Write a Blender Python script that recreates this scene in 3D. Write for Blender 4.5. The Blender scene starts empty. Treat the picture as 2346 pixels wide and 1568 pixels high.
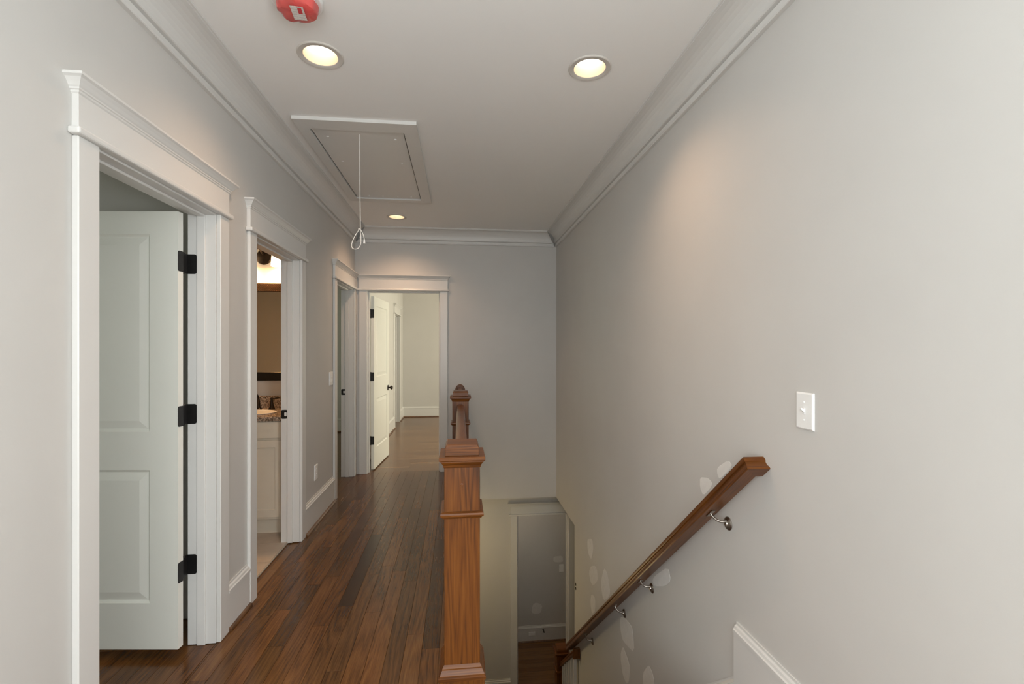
import bpy, bmesh, math, random
from mathutils import Vector, Matrix
random.seed(7)
SC = bpy.context.scene
COL = SC.collection

# ------------------------------------------------------------------ camera
FPX, VX, HY, CAMH = 1080.0, 1052.0, 797.0, 1.45      # focal in px, corridor vanishing x, horizon y, eye height
cd = bpy.data.cameras.new('camera'); cam = bpy.data.objects.new('camera', cd); COL.objects.link(cam)
cd.sensor_fit = 'HORIZONTAL'; cd.sensor_width = 36.0
cd.lens = FPX / 2346 * 36.0
cd.shift_y = (HY - 784) / 2346
cd.clip_start = 0.05; cd.clip_end = 100
YAW = math.atan((1173 - VX) / FPX)
cam.location = (0, 0, CAMH); cam.rotation_euler = (math.pi / 2, 0, -YAW)
SC.camera = cam

# ------------------------------------------------------------------ world, large lights, exposure
W = bpy.data.worlds.new('world'); SC.world = W; W.use_nodes = True
W.node_tree.nodes['Background'].inputs[0].default_value = (.75, .85, 1, 1)
W.node_tree.nodes['Background'].inputs[1].default_value = .25
SC.view_settings.view_transform = 'Standard'; SC.view_settings.look = 'None'
SC.view_settings.gamma = 1; SC.view_settings.use_curve_mapping = False
SC.view_settings.exposure = 0.0
SC.cycles.use_denoising = True
SC.cycles.sample_clamp_indirect = 4
SC.cycles.max_bounces = 6; SC.cycles.diffuse_bounces = 4; SC.cycles.glossy_bounces = 3
SC.cycles.use_adaptive_sampling = True; SC.cycles.adaptive_threshold = .2; SC.cycles.adaptive_min_samples = 16
SC.cycles.caustics_reflective = False; SC.cycles.caustics_refractive = False

def area(name, loc, rot, sx, sy, watts, col):
    l = bpy.data.lights.new(name, 'AREA'); l.shape = 'RECTANGLE'; l.size = sx; l.size_y = sy
    l.energy = watts; l.color = col
    o = bpy.data.objects.new(name, l); COL.objects.link(o); o.location = loc; o.rotation_euler = rot
    return o
DAY = (.93, .97, 1.0)
HALL = (.93, .99, 1.0)
area('fill_hall_end', (0.1, -2.11, 1.6), (math.pi / 2, 0, 0), 1.9, 1.7, 54, HALL)  # added fill from behind the viewpoint, in place of flash light
area('fill_hall_side', (-1.195, -1.1, 1.5), (math.pi / 2, 0, -math.pi / 2), 1.2, 1.6, 62, HALL)  # added side fill, source unseen, strength fitted to wall brightness
area('fill_stair_side', (1.168, -1.1, 1.5), (math.pi / 2, 0, math.pi / 2), 1.2, 1.6, 97, HALL)  # added fill from the stair side, fitted like the other
area('daylight_back_room', (3.02, 7.9, 1.5), (math.pi / 2, 0, math.pi / 2), 1.8, 1.5, 125, (1, .95, .74))
area('daylight_bedroom', (-4.17, 1.6, 1.5), (math.pi / 2, 0, -math.pi / 2), 1.0, 1.3, 9, (.95, 1, .8))
area('daylight_far_bedroom', (-4.17, 6.6, 1.5), (math.pi / 2, 0, -math.pi / 2), 1.4, 1.3, 14, (.95, 1, .75))

# ------------------------------------------------------------------ dimensions
L, R, D, ZC = -1.185, 1.158, 5.57, 2.82
Y0 = -2.1                    # wall behind the camera
TW = .13                     # wall thickness
SX = .075                    # stairwell edge
ST0 = 1.75                   # top of the stairs
ZL, ZS = -2.98, -.345        # lower floor, lower ceiling
RE = 4.66                    # end of the stair wall downstairs
SLOPE = .862

# ------------------------------------------------------------------ materials
def mat(name, color, rough=.5, metal=0, spec=.5, noise=0, nscale=8, bump=0, bscale=400, coat=0):
    m = bpy.data.materials.new(name); m.use_nodes = True
    nt = m.node_tree; b = nt.nodes['Principled BSDF']
    b.inputs['Roughness'].default_value = rough; b.inputs['Metallic'].default_value = metal
    b.inputs['Specular IOR Level'].default_value = spec
    b.inputs['Base Color'].default_value = (*color, 1)
    if coat: b.inputs['Coat Weight'].default_value = coat; b.inputs['Coat Roughness'].default_value = .15
    tc = nt.nodes.new('ShaderNodeTexCoord')
    if noise:
        n = nt.nodes.new('ShaderNodeTexNoise'); n.inputs['Scale'].default_value = nscale; n.inputs['Detail'].default_value = 4
        nt.links.new(tc.outputs['Object'], n.inputs['Vector'])
        r = nt.nodes.new('ShaderNodeValToRGB')
        r.color_ramp.elements[0].position = .3; r.color_ramp.elements[1].position = .7
        r.color_ramp.elements[0].color = (*[c * (1 - noise) for c in color], 1)
        r.color_ramp.elements[1].color = (*[min(1, c * (1 + noise)) for c in color], 1)
        nt.links.new(n.outputs['Fac'], r.inputs['Fac']); nt.links.new(r.outputs['Color'], b.inputs['Base Color'])
    if bump:
        n2 = nt.nodes.new('ShaderNodeTexNoise'); n2.inputs['Scale'].default_value = bscale
        nt.links.new(tc.outputs['Object'], n2.inputs['Vector'])
        bp = nt.nodes.new('ShaderNodeBump'); bp.inputs['Strength'].default_value = bump; bp.inputs['Distance'].default_value = .001
        nt.links.new(n2.outputs['Fac'], bp.inputs['Height']); nt.links.new(bp.outputs['Normal'], b.inputs['Normal'])
    return m

def emit(name, color, strength):
    m = bpy.data.materials.new(name); m.use_nodes = True
    b = m.node_tree.nodes['Principled BSDF']
    b.inputs['Base Color'].default_value = (*color, 1)
    b.inputs['Emission Color'].default_value = (*color, 1); b.inputs['Emission Strength'].default_value = strength
    return m

def wood(name, axis, stops, rough=.3, objcol=False, wscale=9, coat=.3, fine=1.0, along=.13, ring=.75, spec=.5):
    """oak grain running along a local axis"""
    m = bpy.data.materials.new(name); m.use_nodes = True
    nt = m.node_tree; N = nt.nodes; Lk = nt.links; b = N['Principled BSDF']
    tc = N.new('ShaderNodeTexCoord'); oi = N.new('ShaderNodeObjectInfo')
    ml = N.new('ShaderNodeMath'); ml.operation = 'MULTIPLY'; ml.inputs[1].default_value = 37.0
    Lk.new(oi.outputs['Random'], ml.inputs[0])
    cb = N.new('ShaderNodeCombineXYZ')
    for i in range(3): Lk.new(ml.outputs[0], cb.inputs[i])
    ad = N.new('ShaderNodeVectorMath'); ad.operation = 'ADD'
    Lk.new(tc.outputs['Object'], ad.inputs[0]); Lk.new(cb.outputs[0], ad.inputs[1])
    def mapped(along, across):
        mp = N.new('ShaderNodeMapping'); s = [across] * 3; s[axis] = along
        mp.inputs['Scale'].default_value = s; Lk.new(ad.outputs[0], mp.inputs['Vector']); return mp
    # cathedral rings: bands of a stretched noise
    n1 = N.new('ShaderNodeTexNoise'); n1.inputs['Scale'].default_value = wscale; n1.inputs['Detail'].default_value = 1.5
    n1.inputs['Distortion'].default_value = .3
    Lk.new(mapped(along, 1.0).outputs[0], n1.inputs['Vector'])
    m1 = N.new('ShaderNodeMath'); m1.operation = 'MULTIPLY'; m1.inputs[1].default_value = 9.0
    Lk.new(n1.outputs['Fac'], m1.inputs[0])
    fr = N.new('ShaderNodeMath'); fr.operation = 'PINGPONG'; fr.inputs[1].default_value = .5
    Lk.new(m1.outputs[0], fr.inputs[0])
    # fine pores
    n2 = N.new('ShaderNodeTexNoise'); n2.inputs['Scale'].default_value = 260; n2.inputs['Detail'].default_value = 2
    Lk.new(mapped(.035, 1.0).outputs[0], n2.inputs['Vector'])
    # broad tone
    n3 = N.new('ShaderNodeTexNoise'); n3.inputs['Scale'].default_value = 5; n3.inputs['Detail'].default_value = 2
    Lk.new(mapped(.3, 1.0).outputs[0], n3.inputs['Vector'])
    a1 = N.new('ShaderNodeMath'); a1.operation = 'MULTIPLY_ADD'; a1.inputs[1].default_value = ring
    Lk.new(fr.outputs[0], a1.inputs[0])
    a2 = N.new('ShaderNodeMath'); a2.operation = 'MULTIPLY_ADD'; a2.inputs[1].default_value = .55 * fine; a2.inputs[2].default_value = -.3 * fine
    Lk.new(n2.outputs['Fac'], a2.inputs[0]); Lk.new(a2.outputs[0], a1.inputs[2])
    a3 = N.new('ShaderNodeMath'); a3.operation = 'MULTIPLY_ADD'; a3.inputs[1].default_value = .6
    Lk.new(n3.outputs['Fac'], a3.inputs[0]); Lk.new(a1.outputs[0], a3.inputs[2])
    if ring < .7:
        sh = N.new('ShaderNodeMath'); sh.operation = 'ADD'; sh.inputs[1].default_value = (.75 - ring) * .25; Lk.new(a3.outputs[0], sh.inputs[0]); a3 = sh
    rp = N.new('ShaderNodeValToRGB'); e = rp.color_ramp.elements
    e[0].position = .18; e[0].color = (*stops[0], 1); e[1].position = .82; e[1].color = (*stops[2], 1)
    k = e.new(.45); k.color = (*stops[1], 1)
    Lk.new(a3.outputs[0], rp.inputs['Fac'])
    out = rp.outputs['Color']
    if objcol:
        mx = N.new('ShaderNodeMix'); mx.data_type = 'RGBA'; mx.blend_type = 'MULTIPLY'; mx.inputs['Factor'].default_value = 1
        Lk.new(out, mx.inputs['A']); Lk.new(oi.outputs['Color'], mx.inputs['B']); out = mx.outputs['Result']
    Lk.new(out, b.inputs['Base Color'])
    b.inputs['Specular IOR Level'].default_value = spec
    b.inputs['Roughness'].default_value = rough; b.inputs['Coat Weight'].default_value = coat; b.inputs['Coat Roughness'].default_value = .2
    bp = N.new('ShaderNodeBump'); bp.inputs['Strength'].default_value = .15; bp.inputs['Distance'].default_value = .0006
    Lk.new(a1.outputs[0], bp.inputs['Height']); Lk.new(bp.outputs['Normal'], b.inputs['Normal'])
    return m

def floorboards(name, along, width=.083, length=1.1):
    """boards too far off to tell apart: running along axis 0 or 1"""
    m = bpy.data.materials.new(name); m.use_nodes = True
    nt = m.node_tree; N = nt.nodes; Lk = nt.links; b = N['Principled BSDF']
    tc = N.new('ShaderNodeTexCoord'); mp = N.new('ShaderNodeMapping')
    if along == 1: mp.inputs['Rotation'].default_value = (0, 0, math.pi / 2)
    Lk.new(tc.outputs['Object'], mp.inputs['Vector'])
    br = N.new('ShaderNodeTexBrick'); br.offset = .37
    br.inputs['Color1'].default_value = (.135, .06, .02, 1); br.inputs['Color2'].default_value = (.22, .11, .04, 1)
    br.inputs['Mortar'].default_value = (.05, .025, .012, 1)
    br.inputs['Scale'].default_value = 1; br.inputs['Mortar Size'].default_value = .001
    br.inputs['Brick Width'].default_value = length; br.inputs['Row Height'].default_value = width
    Lk.new(mp.outputs[0], br.inputs['Vector'])
    mp2 = N.new('ShaderNodeMapping'); mp2.inputs['Scale'].default_value = (4, 60, 1); Lk.new(mp.outputs[0], mp2.inputs['Vector'])
    n = N.new('ShaderNodeTexNoise'); n.inputs['Scale'].default_value = 1; n.inputs['Detail'].default_value = 3
    Lk.new(mp2.outputs[0], n.inputs['Vector'])
    r = N.new('ShaderNodeValToRGB'); r.color_ramp.elements[0].color = (.6, .6, .6, 1); r.color_ramp.elements[1].color = (1.25, 1.25, 1.25, 1)
    Lk.new(n.outputs['Fac'], r.inputs['Fac'])
    mx = N.new('ShaderNodeMix'); mx.data_type = 'RGBA'; mx.blend_type = 'MULTIPLY'; mx.inputs['Factor'].default_value = 1
    Lk.new(br.outputs['Color'], mx.inputs['A']); Lk.new(r.outputs['Color'], mx.inputs['B'])
    Lk.new(mx.outputs['Result'], b.inputs['Base Color'])
    b.inputs['Roughness'].default_value = .24
    return m

PAINT = (.595, .58, .557)
M = dict(
    wall=mat('greige_wall_paint', PAINT, .55, bump=.08, noise=.015, nscale=3),
    ceil=mat('ceiling_paint', (.88, .873, .858), .7, bump=.05),
    trim=mat('white_trim_paint', (.69, .68, .66), .32, bump=.02, bscale=90),
    door=mat('white_door_paint', (.80, .80, .745), .38, bump=.05, bscale=150),
    cream=mat('cream_cabinet_paint', (.74, .68, .57), .4, noise=.02),
    spackle=mat('dried_spackle', (.77, .755, .73), .8, noise=.03, nscale=30),
    plastic=mat('white_plastic', (.86, .86, .85), .3, noise=.01),
    ring=mat('lamp_ring_paint', (.62, .59, .55), .5, noise=.02),
    baffle=mat('lamp_baffle_white', (.52, .44, .34), .5, noise=.02),
    black=mat('oil_rubbed_bronze', (.012, .011, .011), .38, metal=.3, noise=.2, nscale=60),
    bronze=mat('dark_bronze', (.035, .025, .018), .35, metal=.7, noise=.2, nscale=40),
    nickel=mat('brushed_nickel', (.42, .38, .34), .28, metal=1, noise=.06, nscale=80),
    dark=mat('dark_void', (.01, .01, .01), .9, noise=.1),
    mirror=mat('mirror_silver', (.8, .8, .8), .02, metal=1, bump=.0),
    granite=None, tile=mat('beige_floor_tile', (.52, .44, .36), .35, noise=.09, nscale=9),
    grout=mat('tile_grout', (.42, .37, .31), .8, noise=.05),
    redplastic=None, paper=None,
    cord=mat('white_cord', (.82, .79, .74), .7, noise=.05, nscale=200),
    oakV=wood('stained_oak_upright', 2, ((.046, .0135, .0024), (.118, .036, .005), (.18, .062, .010)), .34, spec=.3, wscale=17, coat=.05, along=.05, ring=.5),
    oakY=wood('stained_oak_along', 1, ((.046, .0135, .0024), (.118, .036, .005), (.18, .062, .010)), .34, spec=.3, wscale=17, coat=.05, along=.05, ring=.5),
    oakX=wood('stained_oak_across', 0, ((.046, .0135, .0024), (.118, .036, .005), (.18, .062, .010)), .34, spec=.3, wscale=17, coat=.05, along=.05, ring=.5),
    plank=wood('stained_oak_plank', 1, ((.04, .0145, .0036), (.105, .042, .0105), (.175, .077, .021)), .22, spec=.38, objcol=True, coat=0, fine=1.2, wscale=10, along=.09, ring=.42),
    shoe=wood('stained_shoe', 1, ((.06, .024, .008), (.13, .055, .018), (.18, .08, .03)), .35),
    boardsX=floorboards('far_boards_across', 0), boardsY=floorboards('far_boards_along', 1),
)
def speckled():
    m = bpy.data.materials.new('speckled_granite'); m.use_nodes = True; nt = m.node_tree; N = nt.nodes; b = N['Principled BSDF']
    tc = N.new('ShaderNodeTexCoord'); v = N.new('ShaderNodeTexVoronoi'); v.inputs['Scale'].default_value = 160
    n = N.new('ShaderNodeTexNoise'); n.inputs['Scale'].default_value = 45; n.inputs['Detail'].default_value = 5
    nt.links.new(tc.outputs['Object'], v.inputs['Vector']); nt.links.new(tc.outputs['Object'], n.inputs['Vector'])
    mx = N.new('ShaderNodeMix'); mx.data_type = 'RGBA'; mx.inputs['Factor'].default_value = .5
    nt.links.new(v.outputs['Color'], mx.inputs['A']); nt.links.new(n.outputs['Fac'], mx.inputs['B'])
    bw = N.new('ShaderNodeRGBToBW'); nt.links.new(mx.outputs['Result'], bw.inputs[0])
    r = N.new('ShaderNodeValToRGB'); e = r.color_ramp.elements
    e[0].position = .32; e[0].color = (.06, .045, .035, 1); e[1].position = .68; e[1].color = (.58, .47, .37, 1)
    k = e.new(.5); k.color = (.33, .25, .19, 1)
    nt.links.new(bw.outputs[0], r.inputs['Fac']); nt.links.new(r.outputs['Color'], b.inputs['Base Color'])
    b.inputs['Roughness'].default_value = .18
    return m
M['granite'] = speckled()
def redcover():
    m = mat('red_dust_cover_plastic', (.86, .13, .12), .12, spec=.6)
    b = m.node_tree.nodes['Principled BSDF']; b.inputs['Transmission Weight'].default_value = .25
    b.inputs['Subsurface Weight'].default_value = .2; b.inputs['Subsurface Scale'].default_value = .02
    return m
M['redplastic'] = redcover()
def printed():
    """paper sticker covered in rows of tiny unreadable print"""
    m = bpy.data.materials.new('printed_paper_label'); m.use_nodes = True; nt = m.node_tree; N = nt.nodes; b = N['Principled BSDF']
    tc = N.new('ShaderNodeTexCoord'); mp = N.new('ShaderNodeMapping'); mp.inputs['Scale'].default_value = (500, 160, 1)
    nt.links.new(tc.outputs['Object'], mp.inputs['Vector'])
    w = N.new('ShaderNodeTexWave'); w.bands_direction = 'Y'; w.inputs['Scale'].default_value = .32
    n = N.new('ShaderNodeTexNoise'); n.inputs['Scale'].default_value = 1.2
    nt.links.new(mp.outputs[0], w.inputs['Vector']); nt.links.new(mp.outputs[0], n.inputs['Vector'])
    mu = N.new('ShaderNodeMath'); mu.operation = 'MULTIPLY'
    nt.links.new(w.outputs['Fac'], mu.inputs[0]); nt.links.new(n.outputs['Fac'], mu.inputs[1])
    r = N.new('ShaderNodeValToRGB'); e = r.color_ramp.elements
    e[0].position = .3; e[0].color = (.78, .74, .7, 1); e[1].position = .45; e[1].color = (.35, .25, .24, 1)
    nt.links.new(mu.outputs[0], r.inputs['Fac']); nt.links.new(r.outputs['Color'], b.inputs['Base Color'])
    b.inputs['Roughness'].default_value = .6
    return m
M['paper'] = printed()
M['redink'] = mat('red_ink', (.6, .05, .06), .5, noise=.05)
M['bulb'] = emit('lamp_bulb_glow', (1, .87, .68), 8)
M['shade'] = emit('frosted_shade_glow', (1, .74, .45), 6)
M['globe'] = emit('globe_glow', (1, .8, .5), 6)
def lattice():
    """woven dark frame: crossing strands"""
    m = bpy.data.materials.new('woven_dark_frame'); m.use_nodes = True; nt = m.node_tree; N = nt.nodes; b = N['Principled BSDF']
    b.inputs['Base Color'].default_value = (.03, .017, .01, 1); b.inputs['Roughness'].default_value = .35
    n = N.new('ShaderNodeTexNoise'); n.inputs['Scale'].default_value = 90
    r = N.new('ShaderNodeValToRGB'); r.color_ramp.elements[0].color = (.004, .003, .002, 1); r.color_ramp.elements[1].color = (.008, .005, .004, 1)
    nt.links.new(n.outputs['Fac'], r.inputs['Fac']); nt.links.new(r.outputs['Color'], b.inputs['Base Color'])
    return m
M['woven'] = lattice()

# ------------------------------------------------------------------ mesh helpers (world coordinates)
def box(bm, x0, x1, y0, y1, z0, z1):
    if x0 > x1: x0, x1 = x1, x0
    if y0 > y1: y0, y1 = y1, y0
    if z0 > z1: z0, z1 = z1, z0
    v = [bm.verts.new(p) for p in ((x0, y0, z0), (x1, y0, z0), (x1, y1, z0), (x0, y1, z0), (x0, y0, z1), (x1, y0, z1), (x1, y1, z1), (x0, y1, z1))]
    for f in ((0, 3, 2, 1), (4, 5, 6, 7), (0, 1, 5, 4), (1, 2, 6, 5), (2, 3, 7, 6), (3, 0, 4, 7)): bm.faces.new([v[i] for i in f])
def B(*a):
    bm = bmesh.new(); box(bm, *a); return bm
def loft(bm, loops, cap=True, close=True):
    vs = [[bm.verts.new(p) for p in lp] for lp in loops]
    n = len(vs[0])
    for a, b in zip(vs, vs[1:]):
        for i in range(n if close else n - 1):
            j = (i + 1) % n
            bm.faces.new((a[i], a[j], b[j], b[i]))
    if cap:
        bm.faces.new(list(reversed(vs[0]))); bm.faces.new(vs[-1])
    return vs
def prism(bm, prof, T, u0, u1):
    """profile of (o, z) swept along u through the map T(u, o, z)"""
    loft(bm, [[T(u0, o, z) for o, z in prof], [T(u1, o, z) for o, z in prof]])
def tube(bm, pts, r, n=10, cap=True):
    pts = [Vector(p) for p in pts]; rs = r if isinstance(r, (list, tuple)) else [r] * len(pts)
    loops = []; up = Vector((0, 0, 1))
    t0 = (pts[1] - pts[0]).normalized()
    if abs(t0.dot(up)) > .95: up = Vector((1, 0, 0))
    nrm = (up - t0 * up.dot(t0)).normalized()
    for i, p in enumerate(pts):
        t = (pts[min(i + 1, len(pts) - 1)] - pts[max(i - 1, 0)]).normalized()
        nrm = (nrm - t * nrm.dot(t)).normalized(); bn = t.cross(nrm)
        loops.append([p + (nrm * math.cos(a) + bn * math.sin(a)) * rs[i] for a in [2 * math.pi * k / n for k in range(n)]])
    loft(bm, loops, cap)
def lathe(bm, prof, c, axis='z', n=32, capends=True):
    """prof of (radius, height) about an axis through c"""
    c = Vector(c); loops = []
    for r, h in prof:
        lp = []
        for k in range(n):
            a = 2 * math.pi * k / n; u, v = r * math.cos(a), r * math.sin(a)
            lp.append(c + Vector({'z': (u, v, h), 'x': (h, u, v), 'y': (u, h, v)}[axis]))
        loops.append(lp)
    loft(bm, loops, capends)
def bez(p0, p1, p2, p3, n=12):
    p0, p1, p2, p3 = map(Vector, (p0, p1, p2, p3)); out = []
    for i in range(n + 1):
        t = i / n; out.append(p0 * (1 - t) ** 3 + p1 * 3 * t * (1 - t) ** 2 + p2 * 3 * t * t * (1 - t) + p3 * t ** 3)
    return out

WL = {}
def obj(name, bm, m, parent=None, bevel=0, seg=1, smooth=False, kind=None):
    if bevel:
        bmesh.ops.recalc_face_normals(bm, faces=bm.faces)
        es = [e for e in bm.edges if len(e.link_faces) == 2 and e.calc_face_angle(0) > .5]
        bmesh.ops.bevel(bm, geom=es, offset=bevel, segments=seg, affect='EDGES', profile=.5, clamp_overlap=True)
    bmesh.ops.recalc_face_normals(bm, faces=bm.faces)
    xs = [v.co for v in bm.verts]
    lo = Vector((min(p.x for p in xs), min(p.y for p in xs), min(p.z for p in xs)))
    hi = Vector((max(p.x for p in xs), max(p.y for p in xs), max(p.z for p in xs)))
    c = (lo + hi) / 2
    if parent is None: c.z = lo.z
    bmesh.ops.translate(bm, verts=bm.verts, vec=-c)
    me = bpy.data.meshes.new(name); bm.to_mesh(me); bm.free()
    if smooth:
        me.shade_smooth()
        try: me.set_sharp_from_angle(angle=math.radians(38))
        except Exception: pass
    me.materials.append(m)
    o = bpy.data.objects.new(name, me); COL.objects.link(o)
    WL[o.name] = c.copy()
    if parent is not None:
        o.parent = parent; o.location = c - WL[parent.name]
    else: o.location = c
    if kind: o['kind'] = kind
    return o
def thing(name, loc, label, cat, group=None, kind=None):
    o = bpy.data.objects.new(name, None); COL.objects.link(o); o.location = loc; WL[o.name] = Vector(loc)
    o.empty_display_size = .05
    o['label'] = label; o['category'] = cat
    if group: o['group'] = group
    if kind: o['kind'] = kind
    return o
def tag(o, label, cat, group=None, kind=None):
    o['label'] = label; o['category'] = cat
    if group: o['group'] = group
    if kind: o['kind'] = kind
    return o
def struct(name, bm, m, label, cat, bevel=0):
    return tag(obj(name, bm, m, None, bevel), label, cat, kind='structure')

# ------------------------------------------------------------------ shell: walls
def holed(bm, T, u0, u1, z0, z1, t, holes):
    """wall u0..u1, z0..z1, thickness t behind the face, with door holes (a, b, zb, zt)"""
    def bx(a, b, c, d):
        p, q = T(a, 0, c), T(b, -t, d); box(bm, p[0], q[0], p[1], q[1], p[2], q[2])
    u = u0
    for a, b, zb, zt in sorted(holes):
        if a > u: bx(u, a, z0, z1)
        if zb > z0: bx(a, b, z0, zb)
        if zt < z1: bx(a, b, zt, z1)
        u = b
    if u < u1: bx(u, u1, z0, z1)
TL = lambda u, o, z: (L + o, u, z)                  # hall left wall, facing +X
TR = lambda u, o, z: (R - o, u, z)                  # hall right wall, facing -X
TB = lambda u, o, z: (u, D - o, z)                  # hall end wall, facing the camera
TF = lambda u, o, z: (u, Y0 + o, z)                 # wall behind the camera
YW5 = 10.03                                         # end wall of the back room
XB = -1.17                                          # left wall of the back room
TBR = lambda u, o, z: (XB + o, u, z)
TBE = lambda u, o, z: (u, YW5 - o, z)
YLW = 5.9                                           # lower hall wall
TLW = lambda u, o, z: (u, YLW - o, z)
J = .018                                            # jamb thickness
DOORS = dict(d1=(1.684, 2.458), d2=(2.888, 3.668), d3=(4.705, 5.458), d4=(-1.045, -.227), d5=(8.74, 9.40), d6=(.732, 1.379))
HEAD = 2.10
LHEAD = -.672

bm = bmesh.new()
holed(bm, TL, Y0 - TW, D, 0, ZC, TW, [(-1.7, -.5, .7, 2.3)] + [(DOORS[k][0] - J, DOORS[k][1] + J, 0, HEAD + J) for k in ('d1', 'd2', 'd3')])
wall_left = struct('wall_left', bm, M['wall'], 'greige painted hallway wall with three white cased doorways', 'wall')
bm = bmesh.new()
holed(bm, TR, Y0 - TW, RE, ZL, ZC, .122, [(-1.7, -.5, .7, 2.3)]); box(bm, R, R + .122, RE, D, ZS, ZC)
wall_right = struct('wall_right', bm, M['wall'], 'greige stairwell wall with handrail and spackle patches', 'wall')
bm = bmesh.new()
a, b = DOORS['d4']
holed(bm, TB, -1.315, SX, 0, ZC, TW, [(a - J, b + J, 0, HEAD + J)])
box(bm, SX, 3.1, D, D + TW, ZS, ZC)
wall_back = struct('wall_back', bm, M['wall'], 'greige wall at the far end of the hallway', 'wall')
bm = bmesh.new()
holed(bm, TF, L - TW, R + .122, 0, ZC, TW, [(-.85, 1.05, .75, 2.45)])
struct('wall_front', bm, M['wall'], 'greige wall behind the viewpoint with an opening added for fill light', 'wall')
# unseen windows added behind the viewpoint to hold the fill lights
def window(name, T, u0, u1, z0, z1, label):
    w = thing(name, T((u0 + u1) / 2, 0, z0), label, 'window', kind='structure')
    def bx(nm, a, b, o0, o1, c, d):
        p, q = T(a, o0, c), T(b, o1, d); obj(nm, B(p[0], q[0], p[1], q[1], p[2], q[2]), M['trim'], w, .002)
    bx('casing', u0 - .09, u0, 0, .02, z0, z1); bx('casing', u1, u1 + .09, 0, .02, z0, z1)
    bx('head_casing', u0 - .09, u1 + .09, 0, .02, z1, z1 + .12); bx('window_sill', u0 - .1, u1 + .1, 0, .05, z0 - .03, z0); bx('apron', u0 - .09, u1 + .09, 0, .018, z0 - .11, z0 - .03)
    um, zm = (u0 + u1) / 2, (z0 + z1) / 2
    bx('mullion', um - .015, um + .015, -.008, .004, z0, z1); bx('meeting_rail', u0, u1, -.008, .004, zm - .018, zm + .018)
window('fill_window_1', TF, -.85, 1.05, .75, 2.45, 'added fill light window in the wall behind the viewpoint')
window('fill_window_2', TL, -1.7, -.5, .7, 2.3, 'added fill light window beside the viewpoint opposite the stairs')
window('fill_window_3', TR, -1.7, -.5, .7, 2.3, 'added fill light window beside the viewpoint on the stair side')

# rooms beside the hall
bm = bmesh.new(); box(bm, -4.3, -4.2, .4, 2.8, 0, ZC); struct('wall_bedroom_left', bm, M['wall'], 'greige outer wall of the near bedroom', 'wall')
bm = bmesh.new(); box(bm, -4.2, L - TW, 2.70, 2.80, 0, ZC); wbp = struct('wall_bedroom_back', bm, M['wall'], 'greige wall behind the open near bedroom door', 'wall')
bm = bmesh.new(); box(bm, -4.2, L - TW, .4, .5, 0, ZC); struct('wall_bedroom_front', bm, M['wall'], 'greige wall on the near side of the bedroom', 'wall')
YBW = 4.35
bm = bmesh.new(); box(bm, -3.3, L - TW, YBW, YBW + .1, 0, ZC); struct('wall_bathroom_back', bm, M['wall'], 'warm lit bathroom wall behind the mirror', 'wall')
bm = bmesh.new(); box(bm, -3.4, -3.3, 2.8, YBW + .1, 0, ZC); struct('wall_bathroom_left', bm, M['wall'], 'greige side wall of the bathroom', 'wall')
YR3 = 8.4
bm = bmesh.new(); box(bm, -4.3, -4.2, YBW + .1, YR3, 0, ZC); struct('wall_far_bedroom_left', bm, M['wall'], 'greige outer wall of the far bedroom', 'wall')
bm = bmesh.new(); box(bm, -4.3, XB - TW, YR3, YR3 + .1, 0, ZC); struct('wall_far_bedroom_back', bm, M['wall'], 'greige end wall seen through the narrow third doorway', 'wall')
bm = bmesh.new(); box(bm, -4.3, -3.4, YBW, YBW + .1, 0, ZC); struct('wall_far_bedroom_front', bm, M['wall'], 'greige wall shared with the bathroom', 'wall')
bm = bmesh.new()
a, b = DOORS['d5']; holed(bm, TBR, D + TW, YW5 + .1, 0, ZC, TW, [(a - J, b + J, 0, 2.06 + J)])
struct('wall_back_room_left', bm, M['wall'], 'cream lit wall of the room beyond the open white door', 'wall')
bm = bmesh.new(); box(bm, XB, 3.2, YW5, YW5 + .1, 0, ZC); struct('wall_back_room_back', bm, M['wall'], 'cream lit end wall of the room beyond the hallway', 'wall')
bm = bmesh.new(); TRW = lambda u, o, z: (3.05 - o, u, z); holed(bm, TRW, D, YW5, 0, ZC, .1, [(7.0, 8.8, .75, 2.25)])
struct('wall_back_room_right', bm, M['wall'], 'outer wall of the back room with its window', 'wall')
bm = bmesh.new(); box(bm, -2.3, XB - TW, 9.9, 10.0, 0, ZC); box(bm, -2.4, -2.3, YR3 + .1, 10.0, 0, ZC)
struct('wall_closet', bm, M['wall'], 'greige wall of the closet off the back room', 'wall')

# downstairs
bm = bmesh.new(); a, b = DOORS['d6']; holed(bm, TLW, -1.6, 3.0, ZL, ZS, .12, [(a - J, b + J, ZL, LHEAD + J)])
struct('wall_lower_back', bm, M['wall'], 'olive shaded wall at the foot of the stairs', 'wall')
YI = 7.03
bm = bmesh.new(); box(bm, .2, 2.3, YI, YI + .1, ZL, ZS); wall_inner = struct('wall_lower_room_back', bm, M['wall'], 'patched grey wall seen through the doorway downstairs', 'wall')
bm = bmesh.new(); box(bm, .1, .2, YLW + .12, YI + .1, ZL, ZS); box(bm, 1.95, 2.05, YLW + .12, YI + .1, ZL, ZS); struct('wall_lower_room_sides', bm, M['wall'], 'side walls of the small room downstairs', 'wall')
bm = bmesh.new(); box(bm, R + .122, 3.0, RE - .12, RE, ZL, ZS); box(bm, 3.0, 3.1, RE - .12, YLW + .12, ZL, ZS)
struct('wall_lower_right', bm, M['wall'], 'walls of the lower hall around the corner', 'wall')
bm = bmesh.new(); box(bm, SX - .13, SX, ST0, RE, ZL, ZS); box(bm, -1.6, SX - .13, RE - .1, RE, ZL, ZS); box(bm, -1.7, -1.6, RE - .1, YLW + .12, ZL, ZS)
box(bm, SX, R, ST0 - .3, ST0 - .2, ZL, ZS)
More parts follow.
